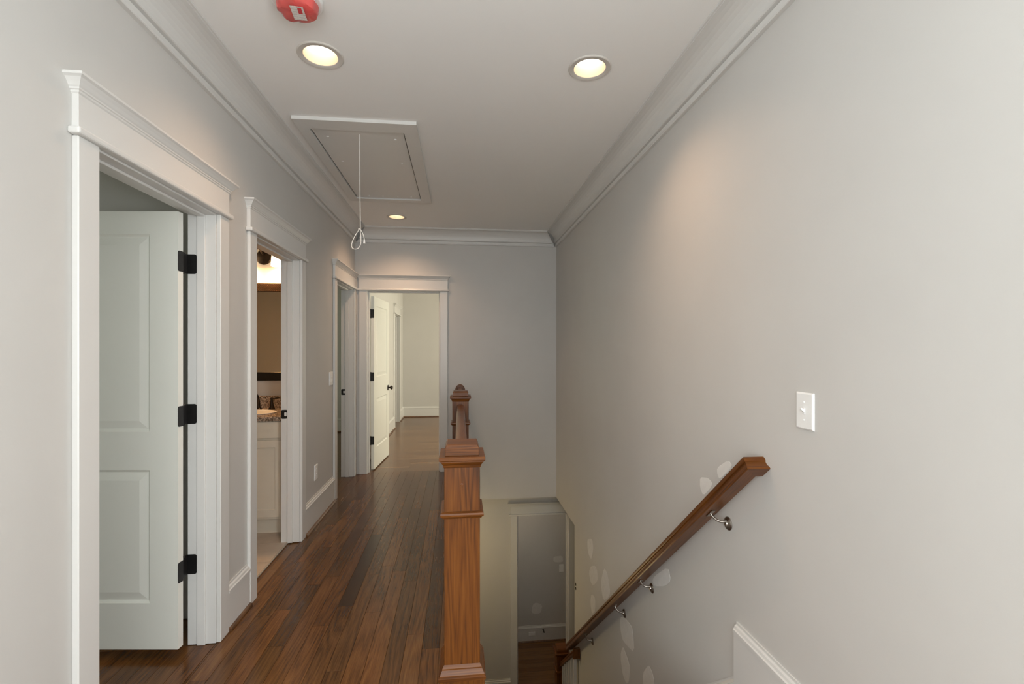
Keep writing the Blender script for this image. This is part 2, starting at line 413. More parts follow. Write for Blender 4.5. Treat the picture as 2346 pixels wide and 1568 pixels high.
struct('wall_lower_left', bm, M['wall'], 'wall on the open side below the stairs', 'wall')

# ------------------------------------------------------------------ floors and ceilings
bm = bmesh.new()
box(bm, -4.3, SX, Y0 - TW, D + TW, -.04, -.006); box(bm, SX, R, Y0 - TW, ST0, -.04, -.006)
floor = struct('floor', bm, M['boardsY'], 'dark stained oak plank floor of the hallway', 'floor')
bm = bmesh.new(); box(bm, XB - TW, 3.1, D + .06, YW5 + .1, -.04, -.002); box(bm, -4.3, XB - TW, D + TW, YW5 + .1, -.04, -.006)
struct('floor_back_room', bm, M['boardsX'], 'lighter oak floor of the room beyond, boards running across', 'floor')
bm = bmesh.new()
box(bm, -4.3, SX, Y0 - TW, D + TW, ZS, -.04); box(bm, SX, R, Y0 - TW, ST0, ZS, -.04); box(bm, -4.3, 3.1, D + TW, YW5 + .1, ZS, -.04)
box(bm, R + .122, 3.1, RE - .12, D, ZS, ZS + .1)
struct('ceiling_lower', bm, M['ceil'], 'painted underside and edge of the upper floor around the stairwell', 'ceiling')
bm = bmesh.new(); box(bm, -1.7, 3.1, 1.3, YI + .1, ZL - .1, ZL)
struct('floor_lower', bm, M['boardsX'], 'dark oak floor downstairs', 'floor')

LIGHTS = [(-.645, 2.294), (.635, 2.251), (-.649, 5.036)]
def ceiling_sheet(x0, x1, y0, y1, holes, r):
    bm = bmesh.new()
    c = [bm.verts.new(p) for p in ((x0, y0, ZC), (x1, y0, ZC), (x1, y1, ZC), (x0, y1, ZC))]
    es = [bm.edges.new((c[i], c[(i + 1) % 4])) for i in range(4)]
    for hx, hy in holes:
        v = [bm.verts.new((hx + r * math.cos(2 * math.pi * k / 32), hy + r * math.sin(2 * math.pi * k / 32), ZC)) for k in range(32)]
        es += [bm.edges.new((v[i], v[(i + 1) % 32])) for i in range(32)]
    bmesh.ops.triangle_fill(bm, use_beauty=True, use_dissolve=False, edges=es)
    return bm
bm = ceiling_sheet(L - .02, R + .02, Y0 - .02, D + .02, LIGHTS, .085)
g = bmesh.ops.extrude_face_region(bm, geom=bm.faces[:])
bmesh.ops.translate(bm, verts=[v for v in g['geom'] if isinstance(v, bmesh.types.BMVert)], vec=(0, 0, .03))
struct('ceiling', bm, M['ceil'], 'pale painted hallway ceiling with three recessed lights', 'ceiling')
bm = bmesh.new()
box(bm, -4.3, L - .02, .4, YW5 + .1, ZC, ZC + .05); box(bm, L - .02, 3.2, D + .02, YW5 + .1, ZC, ZC + .05)
struct('ceiling_rooms', bm, M['ceil'], 'pale ceilings of the rooms off the hallway', 'ceiling')

# crown moulding (cove over a stepped base), one piece for each wall, mitred
CP = [(0, 2.655), (.018, 2.655), (.021, 2.658), (.021, 2.664), (.018, 2.667), (.012, 2.668), (.012, 2.672), (.017, 2.688), (.011, 2.690), (.011, 2.694), (.027, 2.696), (.031, 2.699), (.031, 2.704), (.028, 2.707), (.028, 2.710)]
for k in range(1, 9):
    t = k / 8 * math.pi / 2
    CP.append((.028 + .100 * (1 - math.cos(t)), 2.710 + .095 * math.sin(t)))
CP += [(.128, 2.809), (.136, 2.810), (.136, ZC)]
def crown(idx, f, label):
    bm = bmesh.new(); loft(bm, [[f(o, z)[0] for o, z in CP], [f(o, z)[1] for o, z in CP]], cap=True, close=False)
    return struct('trim_%d' % idx, bm, M['trim'], label, 'crown moulding')
crown(1, lambda o, z: ((L + o, Y0 + o, z), (L + o, D - o, z)), 'white cove crown moulding above the hallway doorways')
crown(2, lambda o, z: ((L + o, D - o, z), (R - o, D - o, z)), 'white cove crown moulding across the far hallway wall')
crown(3, lambda o, z: ((R - o, D - o, z), (R - o, Y0 + o, z)), 'white cove crown moulding along the stairwell wall')
crown(4, lambda o, z: ((R - o, Y0 + o, z), (L + o, Y0 + o, z)), 'white cove crown moulding behind the viewpoint')

# baseboards with a stained shoe
BP = [(0, 0), (.017, 0), (.017, .192), (.021, .195), (.021, .207), (.016, .211), (.013, .221), (.006, .226), (.006, .236), (0, .236)]
SP = [(.016, 0), (.034, 0), (.033, .008), (.028, .015), (.016, .019)]
def baseboard(name, T, segs, label, z=0, k=1.0, shoe=True):
    o = None
    for u0, u1 in segs:
        bm = bmesh.new(); prism(bm, [(a, z + c * k) for a, c in BP], T, u0, u1)
        if o is None: o = struct(name, bm, M['trim'], label, 'baseboard'); q = o
        else: q = obj('board', bm, M['trim'], o)
        if shoe:
            bm = bmesh.new(); prism(bm, [(a, z + c) for a, c in SP], T, u0, u1)
            obj('shoe_moulding', bm, M['shoe'], o)
CW = .088                                            # casing width
baseboard('baseboard_left', TL, [(DOORS['d1'][1] + .005 + CW, DOORS['d2'][0] - .005 - CW)], 'white baseboard between the near bedroom and bathroom doorways')
baseboard('baseboard_left_far', TL, [(DOORS['d2'][1] + .005 + CW, DOORS['d3'][0] - .005 - CW)], 'white baseboard between the bathroom and far bedroom doorways')
baseboard('baseboard_left_near', TL, [(Y0, DOORS['d1'][0] - .005 - CW)], 'white baseboard left of the near doorway')
baseboard('baseboard_back', TB, [(DOORS['d4'][1] + .005 + CW, SX)], 'short white baseboard beside the end doorway')
baseboard('baseboard_back_room', TBE, [(XB, 3.0)], 'white baseboard on the end wall of the back room', k=.93)
baseboard('baseboard_back_room_left', TBR, [(D + TW, DOORS['d5'][0] - .09), (DOORS['d5'][1] + .09, YW5)], 'white baseboard on the left wall of the back room', k=.93)
baseboard('baseboard_far_bedroom', lambda u, o, z: (u, YR3 - o, z), [(-4.2, XB - TW)], 'white baseboard glimpsed through the third doorway')
baseboard('baseboard_lower', TLW, [(-1.6, DOORS['d6'][0] - .005 - CW)], 'white baseboard at the foot of the stairs', z=ZL, k=1.13, shoe=False)
baseboard('baseboard_lower_room', lambda u, o, z: (u, YI - o, z), [(.2, 1.95)], 'white baseboard in the small room downstairs', z=ZL, k=1.02)
# landing board and stair skirt on the right wall
bm = bmesh.new(); LBP = [(o, z + .066 if z > .1 else z) for o, z in BP]
prism(bm, LBP, TR, Y0, 1.857)
lb = struct('baseboard_right', bm, M['trim'], 'tall white baseboard end on the stairwell wall above the skirt', 'baseboard')
bm = bmesh.new()
TSK = lambda u, o, z: (R - o * .8, u, z + .088 - .236 - SLOPE * (u - 1.845))
prism(bm, [(o, z if z > .1 else z - .12) for o, z in BP], TSK, 1.857, RE)
struct('trim_5', bm, M['trim'], 'white sloped skirt board following the stairs', 'skirt board')

# ------------------------------------------------------------------ doorways
HC = [(0, 0), (.004, .004), (.004, .010), (.008, .012), (.008, .017), (.012, .021), (.018, .030), (.026, .040), (.034, .045), (.034, .053), (0, .053)]
def doorway(name, T, ab, head, zf, t, label, clip0=None, clip1=None, cw=CW, hb=.105, stops=True):
    a, b = ab
    d = thing(name, T((a + b) / 2, 0, zf), label, 'doorway', kind='structure')
    def bx(u0, u1, o0, o1, z0, z1):
        p, q = T(u0, o0, z0), T(u1, o1, z1); return B(p[0], q[0], p[1], q[1], p[2], q[2])
    c0, c1 = a - .005 - cw, b + .005 + cw
    if clip0 is not None: c0 = max(c0, clip0)
    if clip1 is not None: c1 = min(c1, clip1)
    ct = .02
    obj('casing', bx(c0, a - .005, 0, ct, zf, head + .006), M['trim'], d, .003)
    obj('casing', bx(b + .005, c1, 0, ct, zf, head + .006), M['trim'], d, .003)
    obj('jamb', bx(a - J, a, 0, -t, zf, head), M['trim'], d, .0015)
    obj('jamb', bx(b, b + J, 0, -t, zf, head), M['trim'], d, .0015)
    obj('head_jamb', bx(a - J, b + J, 0, -t, head, head + J), M['trim'], d, .0015)
    if stops:
        obj('door_stop', bx(a, a + .011, -.045, -.083, zf, head), M['trim'], d, .002)
        obj('door_stop', bx(b - .011, b, -.045, -.083, zf, head), M['trim'], d, .002)
        obj('head_stop', bx(a + .011, b - .011, -.045, -.083, head - .011, head), M['trim'], d, .002)
    e0 = c0 - (.018 if clip0 is None or c0 > clip0 else 0); e1 = c1 + (.018 if clip1 is None or c1 < clip1 else 0)
    obj('header_lip', bx(e0, e1, 0, ct + .016, head + .006, head + .028), M['trim'], d, .006, 2)
    z1 = head + .028 + hb
    obj('header_board', bx(c0, c1, 0, ct, head + .028, z1 + .002), M['trim'], d, .001)
    bm = bmesh.new(); loops = []
    for o, z in HC[:-1]:
        u0 = c0 - (o if e0 < c0 else 0); u1 = c1 + (o if e1 > c1 else 0)
        loops.append([T(u0, 0, z1 + z), T(u0, ct + o, z1 + z), T(u1, ct + o, z1 + z), T(u1, 0, z1 + z)])
    loft(bm, loops); obj('header_cap', bm, M['trim'], d)
    return d
door_1 = doorway('door_1', TL, DOORS['d1'], HEAD, 0, TW, 'white cased doorway to the near bedroom with its door standing open')
door_2 = doorway('door_2', TL, DOORS['d2'], HEAD, 0, TW, 'white cased doorway to the lit bathroom')
door_3 = doorway('door_3', TL, DOORS['d3'], HEAD, 0, TW, 'narrow looking white doorway tucked in the far corner', clip1=D)
door_4 = doorway('door_4', TB, DOORS['d4'], HEAD, 0, TW, 'white cased doorway in the end wall with an open panelled door', clip0=L)
door_5 = doorway('door_5', TBR, DOORS['d5'], 2.06, 0, TW, 'white closet doorway inside the back room')
door_6 = doorway('door_6', TLW, DOORS['d6'], LHEAD, ZL, .12, 'white cased doorway at the foot of the stairs', hb=.09)

def leaf(bm, F, Wd, H, th, rows, st):
    """two panel door; F(u, v, w) maps width, height, depth; panels on both faces"""
    us = [0, st, Wd - st, Wd]; vs = [0]
    for z0, z1 in rows: vs += [z0, z1]
    vs.append(H); panels = [i * 2 + 1 for i in range(len(rows))]
    for side in (0, 1):
        base = 0 if side == 0 else th; sg = 1 if side == 0 else -1
        def P(u, v, dp): return bm.verts.new(F(u, v, base + sg * dp))
        for i in range(3):
            for j in range(len(vs) - 1):
                u0, u1, v0, v1 = us[i], us[i + 1], vs[j], vs[j + 1]
                if i == 1 and j in panels:
                    loops = []
                    for ins, dp in ((0, 0), (.004, .004), (.010, .009), (.016, .009), (.050, .002), (.055, .002)):
                        loops.append([P(u0 + ins, v0 + ins, dp), P(u1 - ins, v0 + ins, dp), P(u1 - ins, v1 - ins, dp), P(u0 + ins, v1 - ins, dp)])
                    for A, C in zip(loops, loops[1:]):
                        for k in range(4): bm.faces.new((A[k], A[(k + 1) % 4], C[(k + 1) % 4], C[k]))
                    bm.faces.new(loops[-1])
                else: bm.faces.new((P(u0, v0, 0), P(u1, v0, 0), P(u1, v1, 0), P(u0, v1, 0)))
    for q in (((0, 0), (0, H)), ((Wd, 0), (Wd, H)), ((0, 0), (Wd, 0)), ((0, H), (Wd, H))):
        (ua, va), (ub, vb) = q
        bm.faces.new([bm.verts.new(F(*p)) for p in ((ua, va, 0), (ub, vb, 0), (ub, vb, th), (ua, va, th))])
    bmesh.ops.remove_doubles(bm, verts=bm.verts, dist=.0002)

def rplate(bm, F, u0, u1, v0, v1, th, r=.012, n=5, corners=(1, 1, 1, 1)):
    """thin plate with rounded corners, F(u, v, w)"""
    pts = []
    for (cu, cv, a0), on in zip(((u1 - r, v1 - r, 0), (u0 + r, v1 - r, 90), (u0 + r, v0 + r, 180), (u1 - r, v0 + r, 270)), corners):
        if on:
            for k in range(n + 1):
                a = math.radians(a0 + 90 * k / n); pts.append((cu + r * math.cos(a), cv + r * math.sin(a)))
        else:
            pts.append((u1 if a0 in (0, 270) else u0, v1 if a0 in (0, 90) else v0))
    loft(bm, [[F(u, v, 0) for u, v in pts], [F(u, v, th) for u, v in pts]])

# near bedroom door, swung into the room
HP = Vector((-1.305, 2.36, .04))                      # hinge-side corner of the face we see
du = Vector((-math.cos(YAW), math.sin(YAW), 0)); dw = Vector((math.sin(YAW), math.cos(YAW), 0))
F1 = lambda u, v, w: HP + du * u + dw * w + Vector((0, 0, v))
bm = bmesh.new(); leaf(bm, F1, .755, 2.047, .035, [(.216, .838), (1.017, 1.94)], .131)
leaf1 = obj('door_leaf', bm, M['door'], door_1)
for zc in (1.857, 1.127, .394):
    bm = bmesh.new()
    rplate(bm, lambda u, v, w: F1(-w, v, u), -.001, .034, zc - .04 - .048, zc - .04 + .048, .002, .010, corners=(0, 1, 1, 0))
    obj('hinge_plate', bm, M['black'], leaf1)
    bm = bmesh.new()
    rplate(bm, lambda u, v, w: Vector((u, DOORS['d1'][1] - w, v)), L - TW - .004, L - TW + .042, zc - .048, zc + .048, .002, .010, corners=(1, 0, 0, 1))
    obj('hinge_plate', bm, M['black'], door_1)
    bm = bmesh.new(); hx, hy = L - TW - .002, DOORS['d1'][1] - .028
    lathe(bm, [(.003, -.052), (.0065, -.048), (.0065, .048), (.003, .052)], (hx, hy, zc), n=12)
    box(bm, hx - .001, hx + .001, hy, DOORS['d1'][1], zc - .048, zc + .048)
    box(bm, hx - .001, hx + .012, hy - .045, hy, zc - .044, zc + .044)
    obj('hinge_knuckle', bm, M['black'], door_1, smooth=False)
# end doorway's door, swung into the back room
H4 = Vector((-.998, 5.712, .012)); a4 = math.radians(4.2)
du4 = Vector((math.sin(a4), math.cos(a4), 0)); dw4 = Vector((-math.cos(a4), math.sin(a4), 0))
F4 = lambda u, v, w: H4 + du4 * u + dw4 * w + Vector((0, 0, v))
bm = bmesh.new(); leaf(bm, F4, .79, 2.045, .035, [(.24, .826), (1.085, 1.94)], .118)
leaf4 = obj('door_leaf', bm, M['door'], door_4)
for zc in (1.853, 1.108, .353):
    bm = bmesh.new(); rplate(bm, lambda u, v, w: F4(-w, v, u), .0, .033, zc - .012 - .05, zc - .012 + .05, .003, .009, corners=(1, 1, 1, 1))
    lathe(bm, [(.003, -.054), (.0075, -.05), (.0075, .05), (.003, .054)], F4(-.004, zc - .012, .037), n=12)
    obj('hinge', bm, M['black'], leaf4)
bm = bmesh.new(); kz = .905
rplate(bm, lambda u, v, w: F4(u, v, -w), .73 - .032, .73 + .032, kz - .035, kz + .035, .006, .008)
obj('knob_plate', bm, M['bronze'], leaf4)
bm = bmesh.new(); c = F4(.73, kz, -.006); 
pr = [(.011, 0), (.010, .018), (.014, .024), (.024, .032), (.027, .042), (.024, .052), (.012, .058)]
loops = []
for r, h in pr:
    loops.append([c - dw4 * h + (du4 * math.cos(t) + Vector((0, 0, 1)) * math.sin(t)) * r for t in [2 * math.pi * k / 20 for k in range(20)]])
loft(bm, loops); obj('knob', bm, M['bronze'], leaf4, smooth=True)
# strike plates on the latch jambs
for dr, yj, zc in ((door_2, DOORS['d2'][1], .955), (door_3, DOORS['d3'][1], .953)):
    bm = bmesh.new(); rplate(bm, lambda u, v, w: Vector((u, yj - w, v)), -1.312, -1.27, zc - .033, zc + .033, .002, .008)
    sp = obj('strike_plate', bm, M['black'], dr)
    bm = bmesh.new(); rplate(bm, lambda u, v, w: Vector((u, yj - .002 - w, v)), -1.29, -1.274, zc - .014, zc + .014, .0008, .004)
    obj('latch_hole', bm, M['trim'], sp)

# ------------------------------------------------------------------ floor planks
def planks(x0, x1, y0, y1, forced=(), first=None):
    PW = .083; x = x1
    while x > x0 + .01:
        xa = max(x - PW, x0)
        ys = [y0]; y = y0 + random.uniform(.25, 1.0)
        fr = [f for f in forced if xa <= f[0] < x]
        if fr:
            ys = [y0]
            for f in fr: ys += [f[1], f[2]]
            ys.append(y1)
        else:
            while y < y1 - .25:
                ys.append(y); y += random.uniform(.55, 1.35)
            ys.append(y1)
        for a, b in zip(ys, ys[1:]):
            g = .0005
            bm = bmesh.new(); box(bm, xa + g, x - g, a + g, b - g, -.006, 0)
            top = [e for e in bm.edges if all(v.co.z > -.001 for v in e.verts)]
            bmesh.ops.bevel(bm, geom=top, offset=.0007, segments=1, affect='EDGES')
            o = obj('plank', bm, M['plank'], floor)
            k = random.choice((.8, .9, .97, 1.0, 1.03, 1.1, 1.25)) * random.uniform(.94, 1.06)
            w = random.uniform(-.06, .06)
            for f in fr:
                if abs(a - f[1]) < .001: k = f[3]
            o.color = (k * (1 + w), k, k * (1 - w), 1)
        x = xa
planks(L + .001, SX - .004, 1.2, D + .06, forced=[(-.633, 2.73, 3.75, .4), (-.13, 2.3, 3.6, .62), (-.9, 2.4, 3.0, .7)])
planks(-2.4, L - .0, 1.69, 2.45)
planks(-2.1, L - .0, 4.71, 5.45)
bm = bmesh.new(); prism(bm, [(0, -.03), (.022, -.03), (.03, -.02), (.03, -.006), (.022, 0), (0, 0)], lambda u, o, z: (SX - .004 + o, u, z), ST0, D)
obj('nosing', bm, M['shoe'], floor)

# bathroom floor tiles
bm = bmesh.new(); box(bm, -3.3, -1.272, 2.8, YBW, -.006, -.002)
bt = struct('floor_bathroom', bm, M['grout'], 'beige tiled bathroom floor', 'floor')
for xa, xb in ((-1.575, -1.272), (-1.88, -1.578), (-2.185, -1.883), (-2.49, -2.188)):
    for ya, yb in ((2.888, 3.043), (3.046, 3.346), (3.349, 3.649), (3.652, 3.95)):
        if xb > -1.3 and yb > 3.67: yb_ = yb
        obj('tile', B(xa + .001, xb - .001, ya, yb, -.004, .003), M['tile'], bt, .0012)
bm = bmesh.new(); box(bm, -1.274, -1.262, DOORS['d2'][0], DOORS['d2'][1], -.004, .005); obj('threshold_strip', bm, M['grout'], bt, .001)

# ------------------------------------------------------------------ recessed lights
def recessed(i, x, y, label, watts):
    t = thing('recessed_light', (x, y, ZC), label, 'ceiling light', 'recessed hallway ceiling lights')
    bm = bmesh.new(); lathe(bm, [(.104, 0), (.104, -.003), (.100, -.006), (.080, -.005), (.077, -.003), (.077, .004), (.104, .004)], (x, y, ZC), n=48, capends=False)
    obj('trim_ring', bm, M['ring'], t, smooth=True)
    bm = bmesh.new(); lathe(bm, [(.077, -.003), (.068, .05), (.060, .085)], (x, y, ZC), n=48, capends=False)
    lathe(bm, [(.083, 0), (.083, .1), (.001, .1)], (x, y, ZC), n=32, capends=False)
    obj('reflector', bm, M['baffle'], t, smooth=True)
    bm = bmesh.new(); lathe(bm, [(.001, .024), (.02, .025), (.038, .030), (.048, .042), (.049, .060), (.03, .098)], (x, y, ZC), n=32)
    obj('bulb', bm, M['bulb'], t, smooth=True)
    l = bpy.data.lights.new('lamp', 'SPOT'); l.energy = watts; l.color = (1, .64, .40); l.spot_size = math.radians(132); l.spot_blend = 1.0; l.shadow_soft_size = .05
    lo = bpy.data.objects.new('lamp', l); COL.objects.link(lo); lo.parent = t; lo.location = (0, 0, .012)
recessed(0, *LIGHTS[0], 'lit recessed ceiling light beside the red covered smoke detector', 31)
recessed(1, *LIGHTS[1], 'lit recessed ceiling light over the stairs near the crown moulding', 34)
recessed(2, *LIGHTS[2], 'small looking lit recessed light beyond the attic hatch', 42)

# ------------------------------------------------------------------ smoke detector under its red dust cover
sx, sy = -.634, 1.930
sd = thing('smoke_detector', (sx, sy, ZC), 'ceiling smoke detector wrapped in a red plastic dust cover', 'smoke detector')
bm = bmesh.new(); lathe(bm, [(.098, 0), (.098, -.010), (.092, -.015), (.001, -.016)], (sx, sy, ZC), n=40); obj('base', bm, M['plastic'], sd, smooth=True)
bm = bmesh.new(); loops = []
for r, h in ((.074, -.014), (.0775, -.018), (.076, -.034), (.071, -.050), (.060, -.057), (.035, -.060), (.002, -.061)):
    lp = []
    for k in range(56):
        a = 2 * math.pi * k / 56
        w = 1 + .045 * math.sin(3 * a + .6) + .03 * math.sin(7 * a + r * 60) + .012 * math.sin(13 * a)
        hz = h + .0035 * math.sin(5 * a + r * 90) * (r / .08)
        lp.append((sx + r * w * math.cos(a), sy + r * w * math.sin(a), ZC + hz))
    loops.append(lp)
loft(bm, loops); obj('dust_cover', bm, M['redplastic'], sd, smooth=True)
A = math.radians(6)
def SL(u, v, w):
    return Vector((sx + .010 + u * math.cos(A) - v * math.sin(A), sy - .008 + u * math.sin(A) + v * math.cos(A), ZC - .0645 + w))
bm = bmesh.new(); q = [SL(-.024, -.040, 0), SL(.024, -.040, 0), SL(.026, .036, 0), SL(-.022, .040, 0)]
loft(bm, [q, [p + Vector((0, 0, -.0006)) for p in q]]); st = obj('warning_label', bm, M['paper'], sd)
bm = bmesh.new(); q = [SL(.002, -.034, -.001), SL(.017, -.034, -.001), SL(.017, .0, -.001), SL(.002, .0, -.001)]
loft(bm, [q, [p + Vector((0, 0, -.0004)) for p in q]]); obj('red_mark', bm, M['redink'], st)

# ------------------------------------------------------------------ attic hatch with its pull cord
hx0, hx1, hy0, hy1 = -.985, -.258, 2.905, 4.475; px0, px1, py0, py1 = -.912, -.352, 3.035, 4.385
ah = thing('attic_hatch', ((hx0 + hx1) / 2, (hy0 + hy1) / 2, ZC), 'painted attic hatch panel in a flat ceiling frame with a hanging cord', 'attic hatch')
FZ = ZC - .02
def quadboard(p):
    bm = bmesh.new(); loft(bm, [[(x, y, ZC + .001) for x, y in p], [(x, y, FZ) for x, y in p]]); return bm
gx = .007
for p in ([(hx0, hy0), (hx1, hy0), (px1 + gx, py0 - gx), (px0 - gx, py0 - gx)], [(hx1, hy0), (hx1, hy1), (px1 + gx, py1 + gx), (px1 + gx, py0 - gx)],
          [(hx1, hy1), (hx0, hy1), (px0 - gx, py1 + gx), (px1 + gx, py1 + gx)], [(hx0, hy1), (hx0, hy0), (px0 - gx, py0 - gx), (px0 - gx, py1 + gx)]):
    obj('frame_board', quadboard(p), M['trim'], ah)
obj('hatch_panel', B(px0, px1, py0, py1, ZC - .009, ZC - .003), M['trim'], ah)
obj('hatch_gap', B(px0 - .012, px1 + .012, py0 - .012, py1 + .012, ZC - .0025, ZC - .0005), M['dark'], ah)
for x, y in ((-.842, 3.15), (-.415, 3.148), (-.845, 3.555), (-.42, 3.557), (-.80, 4.33), (-.68, 4.33), (-.55, 4.33), (-.43, 4.33)):
    bm = bmesh.new(); lathe(bm, [(.009, 0), (.008, -.002), (.003, -.003)], (x, y, ZC - .009), n=12); obj('screw_cap', bm, M['plastic'], ah)
cx, cy, kz = -.630, 3.095, 2.202
bm = bmesh.new()
tube(bm, [(cx, cy, ZC - .009), (cx + .001, cy, 2.5), (cx + .004, cy, kz)], .0027, 8)
lp = [(cx + .004, cy, kz)] + bez((cx + .004, cy, kz), (cx + .004, cy, kz - .04), (cx + .02, cy, kz - .11), (cx - .018, cy, kz - .122), 10)[1:] + \
     bez((cx - .018, cy, kz - .122), (cx - .07, cy, kz - .135), (cx - .055, cy, kz - .07), (cx - .004, cy, kz), 12)[1:] + [(cx - .006, cy, kz + .004), (cx + .004, cy, kz + .004)]
tube(bm, lp, .0027, 8)
tube(bm, bez((cx + .004, cy, kz), (cx + .018, cy, kz - .015), (cx + .026, cy, kz - .04), (cx + .028, cy, kz - .062), 8), .0027, 8)
tube(bm, [(cx - .008, cy - .003, kz + .002), (cx, cy - .005, kz + .004), (cx + .008, cy - .003, kz - .002)], .004, 8)
pc = obj('pull_cord', bm, M['cord'], ah, smooth=True)
bm = bmesh.new(); lathe(bm, [(.0035, .0), (.0045, -.004), (.0065, -.022), (.0085, -.030), (.007, -.031)], (cx + .028, cy, kz - .058), n=16); obj('cord_end', bm, M['plastic'], pc, smooth=True)

# ------------------------------------------------------------------ switches and outlets
def plate(name, T, u, z, w, h, kind, label, cat, group=None):
    t = thing(name, T(u, 0, z), label, cat, group)
    F = lambda a, b, c: Vector(T(u + a, c, z + b))
    bm = bmesh.new(); loft(bm, [[F(a, b, 0) for a, b in ((-w / 2, -h / 2), (w / 2, -h / 2), (w / 2, h / 2), (-w / 2, h / 2))],
                                [F(a, b, .003) for a, b in ((-w / 2, -h / 2), (w / 2, -h / 2), (w / 2, h / 2), (-w / 2, h / 2))],
                                [F(a, b, .0065) for a, b in ((-w / 2 + .005, -h / 2 + .005), (w / 2 - .005, -h / 2 + .005), (w / 2 - .005, h / 2 - .005), (-w / 2 + .005, h / 2 - .005))]])
    obj('cover_plate', bm, M['plastic'], t)
    def pb(nm, a0, a1, b0, b1, d, m=M['plastic'], bev=.0008):
        p, q = F(a0, b0, .006), F(a1, b1, .0065 + d); return obj(nm, B(p.x, q.x, p.y, q.y, p.z, q.z), m, t, bev)
    if kind == 'toggle':
        bm = bmesh.new(); loft(bm, [[F(a, b, .006) for a, b in ((-.005, -.011), (.005, -.011), (.005, .011), (-.005, .011))], [F(a, b, .0085) for a, b in ((-.005, -.011), (.005, -.011), (.005, .011), (-.005, .011))]]); obj('toggle_slot', bm, M['plastic'], t, .0006)
        bm = bmesh.new(); loft(bm, [[F(a, b, .007) for a, b in ((-.0042, -.006), (.0042, -.006), (.0042, .006), (-.0042, .006))], [F(a, b + .009, .019) for a, b in ((-.0032, -.0035), (.0032, -.0035), (.0032, .0035), (-.0032, .0035))]]); obj('toggle', bm, M['plastic'], t, .0006)
        for s in (-1, 1):
            bm = bmesh.new(); c = F(0, s * .030, .0065); ax = F(0, 0, 1) - F(0, 0, 0)
            bmesh.ops.create_uvsphere(bm, u_segments=10, v_segments=6, radius=.003); bmesh.ops.translate(bm, verts=bm.verts, vec=c); obj('screw', bm, M['plastic'], t)
    elif kind == 'rocker':
        for a in (-.023, .023):
            pb('rocker_switch', a - .016, a + .016, .001, .033, .003); pb('rocker_switch', a - .016, a + .016, -.033, -.001, .0012)
    elif kind == 'outlet':
        for s in (-1, 1):
            bm = bmesh.new(); c0 = s * .021; pts = [(.0165 * math.cos(k * math.pi / 10), max(-.0145, min(.0145, .018 * math.sin(k * math.pi / 10)))) for k in range(20)]
            loft(bm, [[F(a, c0 + b, .006) for a, b in pts], [F(a, c0 + b, .0085) for a, b in pts]]); rc = obj('receptacle', bm, M['plastic'], t)
            for a in (-.006, .006):
                p, q = F(a - .0012, c0 - .002, .008), F(a + .0012, c0 + .007, .009); obj('slot', B(p.x, q.x, p.y, q.y, p.z, q.z), M['dark'], rc)
            p, q = F(-.0022, c0 - .010, .008), F(.0022, c0 - .006, .009); obj('slot', B(p.x, q.x, p.y, q.y, p.z, q.z), M['dark'], rc)
    return t
plate('light_switch', TR, 1.465, 1.237, .080, .124, 'toggle', 'white single toggle light switch above the wall handrail', 'light switch')
plate('light_switch', TL, 4.535, 1.163, .116, .124, 'rocker', 'white double light switch beside the third doorway', 'light switch')
plate('wall_outlet', TL, 4.075, .415, .078, .124, 'outlet', 'white duplex outlet low on the wall past the bathroom', 'outlet')
plate('wall_outlet', TBE, -.305, .43, .078, .124, 'outlet', 'white outlet on the end wall of the back room', 'outlet')
plate('light_switch', lambda u, o, z: (u, YI - o, z), 1.542, -1.898, .07, .115, 'blank', 'white switch plate on the patched wall downstairs', 'light switch')
plate('wall_plate', lambda u, o, z: (u, YI - .018 - o, z), 1.086, -2.856, .10, .055, 'blank', 'small blank white plate set in the baseboard downstairs', 'cover plate')

# spackle on the walls
def patch(pts, T, parent, th=.0009):
    bm = bmesh.new(); n = len(pts); cu = sum(p[0] for p in pts) / n; cz = sum(p[1] for p in pts) / n
    # round the outline (two rounds of corner cutting)
    for _ in range(1):
        q = []
        for i in range(len(pts)):
            (a, b), (c, d) = pts[i], pts[(i + 1) % len(pts)]
            q += [(a * .8 + c * .2, b * .8 + d * .2), (a * .2 + c * .8, b * .2 + d * .8)]
        pts = q
    loft(bm, [[T(u, 0, z) for u, z in pts], [T(u, th, z) for u, z in pts], [T(u + (cu - u) * .12, th * 1.3, z + (cz - z) * .12) for u, z in pts]])
    return obj('spackle_patch', bm, M['spackle'], parent, smooth=False)
PATCH = [
 [(2.013, .907), (1.923, .964), (1.889, .943), (1.99, .86), (2.01, .877)],
 [(2.164, .823), (2.094, .84), (2.051, .827), (2.068, .797), (2.134, .743), (2.164, .774)],
 [(2.701, .086), (2.514, .229), (2.482, .164), (2.552, .1), (2.701, .025), (2.73, .042)],
 [(4.184, -.298), (4.115, -.262), (4.022, -.228), (3.996, -.298), (4.022, -.382), (4.061, -.421), (4.129, -.414), (4.17, -.379)],
 [(4.115, -.542), (4.061, -.48), (3.933, -.418), (3.871, -.442), (3.859, -.514), (3.996, -.625), (4.088, -.626), (4.121, -.582)],
 [(3.68, -.317), (3.611, -.326), (3.57, -.365), (3.525, -.439), (3.59, -.519), (3.702, -.591), (3.754, -.537), (3.761, -.458)],
 [(4.048, -.717), (3.933, -.693), (3.928, -.804), (4.035, -.89), (4.083, -.809)],
 [(3.303, -.501), (3.217, -.454), (3.096, -.433), (3.057, -.444), (3.024, -.579), (3.159, -.62), (3.26, -.636), (3.298, -.581)],
 [(3.254, -.677), (3.176, -.694), (3.103, -.732), (3.127, -.85), (3.176, -.895), (3.251, -.879), (3.298, -.779)],
 [(2.792, -.504), (2.729, -.509), (2.698, -.557), (2.80, -.72), (2.87, -.69), (2.88, -.618)]]
for p in PATCH: patch(p, TR, wall_right)
